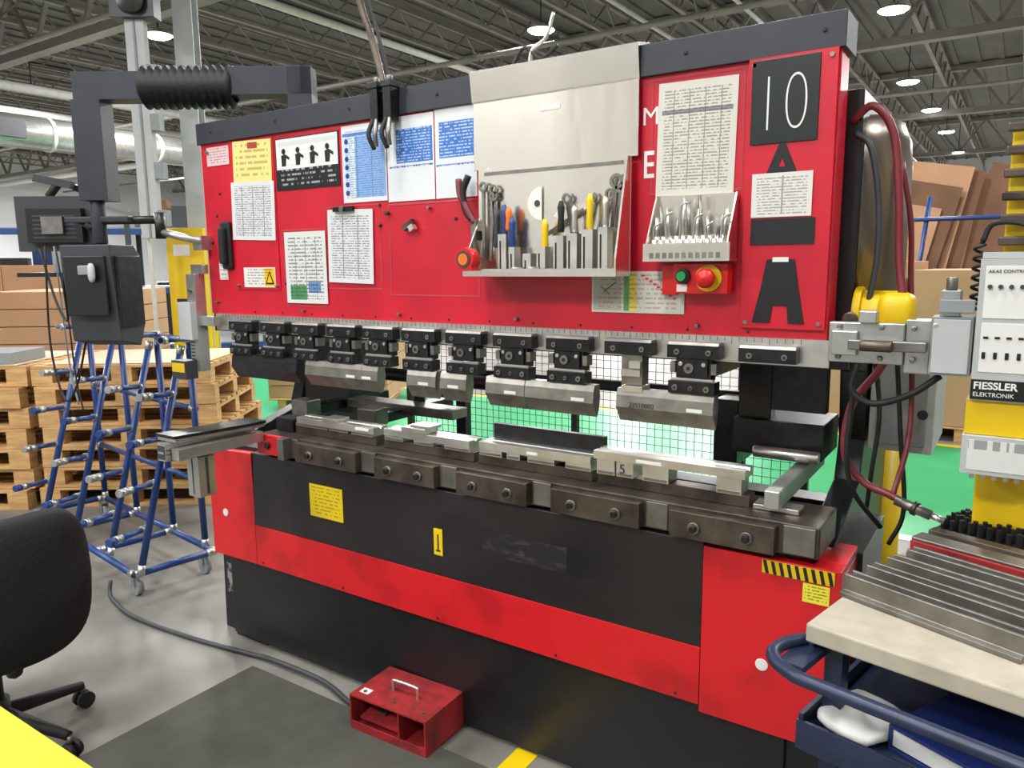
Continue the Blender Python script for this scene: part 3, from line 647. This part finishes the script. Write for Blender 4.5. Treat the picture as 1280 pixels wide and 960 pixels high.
cards('cardboard_box_stack',RZ(-6.6,-.2,0,36),1.5,1.2,1.45,6,2)
cards('cardboard_box_stack',RZ(-5.0,1.1,0,36),1.2,1.2,1.3,8,1)
cards('cardboard_box_stack',RZ(-8.3,1.2,0,36),2.4,1.2,1.55,5,3)
cards('cardboard_box_stack',RZ(-4.2,3.6,0,30),1.4,1.2,1.2,8,2)
cards('cardboard_box_stack',RZ(1.15,5.9,0,-3),.9,1.2,1.5,1,1)
cards('cardboard_box_stack',RZ(2.1,5.85,0,-3),.95,1.2,1.42,1,1)
cards('cardboard_box_stack',RZ(3.2,6.2,0,2),1.9,1.2,1.35,2,2)
b=B('storage_rack')
T=RZ(-13,1.5,0,50)
for x in(0,2.5,5,7.5):
    for y in(0,1):b.box(x-.04,x+.04,y-.04,y+.04,0,2.5,DGREY,T)
for z in(.2,1.2,2.2):b.box(0,7.5,-.03,.03,z,z+.1,BLUE,T);b.box(0,7.5,0,1,z+.1,z+.12,GREY,T)
for i in range(16):
    x=.3+i*.45;z=random.choice((.32,1.32,2.32));b.box(x,x+.38,.1,.9,z,z+random.uniform(.3,.5),random.choice((CARD,DGREY,CARDD,WHT,BLK)),T)
b.done()
b=B('parts_shelving')
T=RZ(-16,4,0,60)
for i in range(30):
    x=i*.6;z0=random.uniform(0,1.2);b.box(x,x+.5,0,.8,0,z0+random.uniform(.5,1.4),random.choice((CARDD,DGREY,CARD,BLUE,BLK,GREY)),T)
b.done()
b=B('parts_shelving')
for i in range(26):
    x=-3+i*.55;z0=random.uniform(0,1.0);b.box(x,x+.5,16,16.8,0,z0+random.uniform(.6,1.3),random.choice((CARDD,DGREY,CARD,BLUE,WHT,GREY,GRNP)))
b.done()
SR=empty('cardboard_sheet_rack')
b=B('sheets',SR)
for i in range(16):
    T=Matrix.Translation((.9+i*.085,8.2+i*.05,0))@Euler((math.radians(-7),math.radians(12+random.uniform(-6,9)),0)).to_matrix().to_4x4()
    b.box(0,.7,0,.03,.1,2.55+random.uniform(-.35,.4),CARDD if i%3 else CARD,T)
b.done()
b=B('rack_frame',SR)
for x in(.9,1.8,2.7,3.6):
    b.cyl((x,7.9,0),(x+.2,7.9,2.35),.025,BLUE,10);b.cyl((x,9.6,0),(x,9.6,2.5),.025,BLUE,10);b.cyl((x,7.9,.3),(x,9.6,.3),.025,BLUE,10)
for z in(.5,1.4,2.1):b.cyl((.9,7.88,z),(3.9,7.88,z),.025,BLUE,10)
b.done()
b=B('mesh_fence');WR=BLK
x=-.8
while x<2.04:
    b.box(x-.0015,x+.0015,2.199,2.202,.1,1.45,WR);x+=.05
z=.1
while z<1.46:
    b.box(-.8,2.03,2.1965,2.199,z-.0015,z+.0015,WR);z+=.05
for x in(-.8,.6,2.03):b.box(x-.02,x+.02,2.18,2.22,0,1.47,WR)
b.box(-.8,2.03,2.185,2.215,1.44,1.47,WR);b.box(-.8,2.03,2.185,2.215,.09,.12,WR);b.done()

b=B('pipe_rack_cart',T=RZ(-2.13,.12,0,-8))
W_,Dp=1.5,.42
def tb(p,q,r=.015,m=BLUE,j=True):
    b.cyl(p,q,r,m,10)
    if j:
        for e in(p,q):
            v=Vector(q)-Vector(p);v.normalize();o=Vector(e);s_=1 if e is p else -1
            b.cyl(o,o+v*.045*s_,.02,ZINC,10)
for y in(0,Dp):tb((0,y,.13),(W_,y,.13),.018)
for x in(0,.5,1.0,W_):tb((x,0,.13),(x,Dp,.13),.018)
for x in(.02,.52,1.02,W_-.1):
    tb((x,Dp,.13),(x-.02,Dp,1.30),.018);tb((x+.12,.02,.13),(x-.02,Dp-.04,1.24),.018)
    tb((x,Dp,1.28),(x+.22,Dp-.25,1.30))
    for i,z in enumerate((.34,.56,.78,1.0)):
        yy=.02+(Dp-.06)*(z-.13)/1.07
        tb((x+.1-.1*z,yy,z),(x+.22-.1*z,yy-.2,z+.02),.014);b.cyl((x+.22-.1*z,yy-.2,z+.02),(x+.22-.1*z+.02,yy-.235,z+.023),.02,ZINC if i%2 else BLUE,10)
for z in(.5,.9,1.27):tb((0,Dp,z),(W_-.1,Dp,z))
for x,y in((.06,.03),(W_-.06,.03),(.06,Dp-.03),(W_-.06,Dp-.03)):
    b.cyl((x,y-.015,.05),(x,y+.015,.05),.05,GREY,16);b.cyl((x,y-.017,.05),(x,y+.017,.05),.02,ZINC,10);b.box(x-.02,x+.02,y-.022,y-.017,.05,.12,ZINC);b.box(x-.02,x+.02,y+.017,y+.022,.05,.12,ZINC);b.box(x-.025,x+.025,y-.025,y+.025,.11,.12,ZINC)
b.done()

CH=empty('office_chair')
b=B('base',CH);cx,cy=.10,-1.02
for i in range(5):
    a=math.radians(20+72*i);e=Vector((cx+.29*math.cos(a),cy+.29*math.sin(a),.085))
    b.cyl((cx,cy,.13),e,.028,RUB,10,.016);b.cyl(e,e-Vector((0,0,.035)),.01,STEELD,8)
    n_=Vector((-math.sin(a),math.cos(a),0));w0=Vector((e.x,e.y,.032))
    for s_ in(-1,1):b.cyl(w0+n_*.008*s_,w0+n_*.026*s_,.031,RUB,16)
b.cyl((cx,cy,.1),(cx,cy,.36),.025,RUB,14);b.cyl((cx,cy,.08),(cx,cy,.18),.04,RUB,14);b.ob((cx+.02,cy,.37),(.22,.16,.04),RUB);b.tube([(cx+.05,cy+.05,.37),(cx+.1,cy+.2,.37),(cx+.1,cy+.27,.38)],.008,RUB);b.done()
b=B('seat',CH);b.sup((cx-.03,cy,.43),(.26,.25,.05),FAB,.45,fn=lambda p:[p[0],p[1],p[2]+.12*p[0]**2]);b.done()
b=B('backrest',CH)
b.sup((.385,-1.05,.63),(.06,.26,.255),FAB,.5,40,26,(0,math.radians(8),math.radians(-6)),fn=lambda p:[p[0]-1.1*p[1]**2-.25*p[2]**2,p[1]*(1-.3*max(0,p[2])),p[2]])
b.tube([(cx+.1,cy,.37),(cx+.24,cy-.03,.37),(.37,-1.05,.42),(.37,-1.05,.6)],.022,RUB);b.done()
b=B('yellow_workbench');b.box(.7,1.78,-1.98,-1.43,.72,.755,YEL)
for x in(.75,1.7):
    for y in(-1.92,-1.51):b.box(x-.03,x+.03,y-.03,y+.03,0,.719,YEL)
b.done(.004)

FP=B('foot_pedal_guard',T=RZ(1.06,-.29,.0121,2))
W_,D_,H_=.34,.22,.13
FP.box(0,W_,0,D_,0,.008,REDG);FP.box(0,W_,0,D_,H_-.006,H_,REDG);FP.box(0,.006,0,D_,.008,H_-.006,REDG);FP.box(W_-.006,W_,0,D_,.008,H_-.006,REDG);FP.box(.006,W_-.006,D_-.006,D_,.008,H_-.006,REDG)
FP.box(.006,W_-.006,0,.005,.008,.03,REDG);FP.box(W_-.12,W_-.115,0,D_-.006,.008,H_-.006,REDG)
FP.prism([(.02,.035),(.17,.05),(.17,.06),(.02,.045)],'x',.03,.2,REDG)
FP.box(.08,.12,.05,.12,.055,.062,STEELD)
FP.tube([(.12,.1,H_),(.12,.1,H_+.03),(.13,.1,H_+.04),(.22,.1,H_+.04),(.23,.1,H_+.03),(.23,.1,H_)],.006,STEEL,8)
for x in(.04,.3,.17):FP.cyl((x,.04,H_),(x,.04,H_+.004),.007,STEELD,8)
FP.box(.02,.06,.03,.06,H_,H_+.001,PWH)
FP.done(.002)
B('pedal_cable').tube([(-.78,-.14,.09),(-.76,-.16,.03),(-.68,-.18,.012),(-.45,-.22,.012),(-.05,-.2,.012),(.3,-.15,.012),(.45,-.14,.022),(.75,-.14,.022),(.95,-.19,.022),(1.055,-.2,.03)],.01,DGREY,8).done()

TC=empty('tool_cart')
CT=RZ(2.65,-.57,.045,-12)
b=B('frame',TC,CT)
b.box(0,.75,0,.9,.866,.88,NAVY)
b.box(0,.01,.0,.9,.845,.9,NAVY);b.box(.74,.75,0,.9,.845,.9,NAVY)
for x,y in((.02,.03),(.71,.03),(.02,.86),(.71,.86)):b.box(x,x+.035,y,y+.035,.035,.865,NAVY)
b.box(0,.75,-.03,.9,.69,.70,NAVY);b.box(0,.01,-.03,.9,.7,.73,NAVY)
b.box(0,.75,-.04,-.031,.66,.72,NAVY);b.box(0,.75,0,.9,.18,.2,NAVY)
b.tube([(.005,.03,.865),(-.03,-.03,.865),(-.03,-.09,.865),(.02,-.13,.865),(.12,-.14,.865),(.7,-.14,.865),(.76,-.10,.865),(.75,0,.86)],.013,NAVY,10,5)
b.box(-.02,.03,-.09,.03,.845,.859,NAVY)
for x,y in((.05,.05),(.7,.05),(.05,.85),(.7,.85)):b.cyl((x-.015,y,-.005),(x+.015,y,-.005),.04,RUB,14)
b.done(.003)
b=B('board',TC,CT)
b.box(.005,.735,-.03,.885,.881,.918,FOAM)
b.done(.004)
def onc(name,x,y,z,deg):return B(name,T=CT@RZ(x,y,z,deg))
ZB=.9185
for i in range(4):
    b=onc('forming_die_bar',.0+.014*i,.135+.078*i,ZB,-10)
    L_=.34+.1*i
    b.prism([(0,0),(.07,0),(.07,.01),(.055,.012),(.05,.045),(.043,.045),(.038,.012),(.026,.012),(.022,.045),(.015,.045),(.012,.012),(.0,.01)],'x',0,L_,STEELD);b.done(.0015)
b=onc('forming_die_bar',.03,.45,ZB,-8);b.prism([(0,0),(.06,0),(.06,.045),(.0,.045)],'x',0,.6,REDG);b.box(0,.6,.005,.055,.045,.052,STEELD);b.done(.002)
b=onc('forming_die_bar',.04,.53,ZB,-8);b.prism([(0,0),(.05,0),(.04,.05),(.01,.05)],'x',0,.6,BROWN);b.done(.002)
b=onc('bit_holder_block',.03,.62,ZB,-10);b.box(0,.2,0,.15,0,.03,BLK)
for i in range(9):
    for j in range(6):b.cyl((.015+i*.021,.015+j*.024,.03),(.015+i*.021,.015+j*.024,.055+random.random()*.01),.006,RUB,6)
b.done()
b=onc('orange_strap',.26,.60,ZB,-10);b.box(0,.3,0,.03,0,.03,ORG);b.box(.0,.3,-.04,-.01,0,.035,STEELD);b.box(.02,.3,.05,.08,0,.04,FOAM);b.done(.003)
b=onc('notepad',.25,.72,ZB,-10);b.box(0,.1,0,.09,0,.03,PWH);b.done(.002)
b=onc('ring_binder',.15,.02,.7005,-14);NB=mat('navy_binder','#1b2a63',.35,0,.05);b.box(0,.34,0,.26,0,.006,NB);b.box(0,.34,0,.26,.044,.05,NB);b.box(0,.006,0,.26,.006,.044,NB);b.box(.006,.33,.005,.25,.008,.042,PWH);b.box(.2,.25,.02,.24,.05,.0515,PWH);b.done(.002)
text('binder_label','ligne',(0,0,0),.03,BLK,TC).matrix_world=CT@RZ(.385,.0,.7525,80)
b=onc('folded_cloth',.01,.01,.7005,-5);b.sup((.07,.06,.016),(.07,.08,.016),PWH,.6,24,12,fn=lambda p:[p[0],p[1],p[2]+.004*math.sin(p[0]*120)+.003*math.sin(p[1]*90)]);b.done()
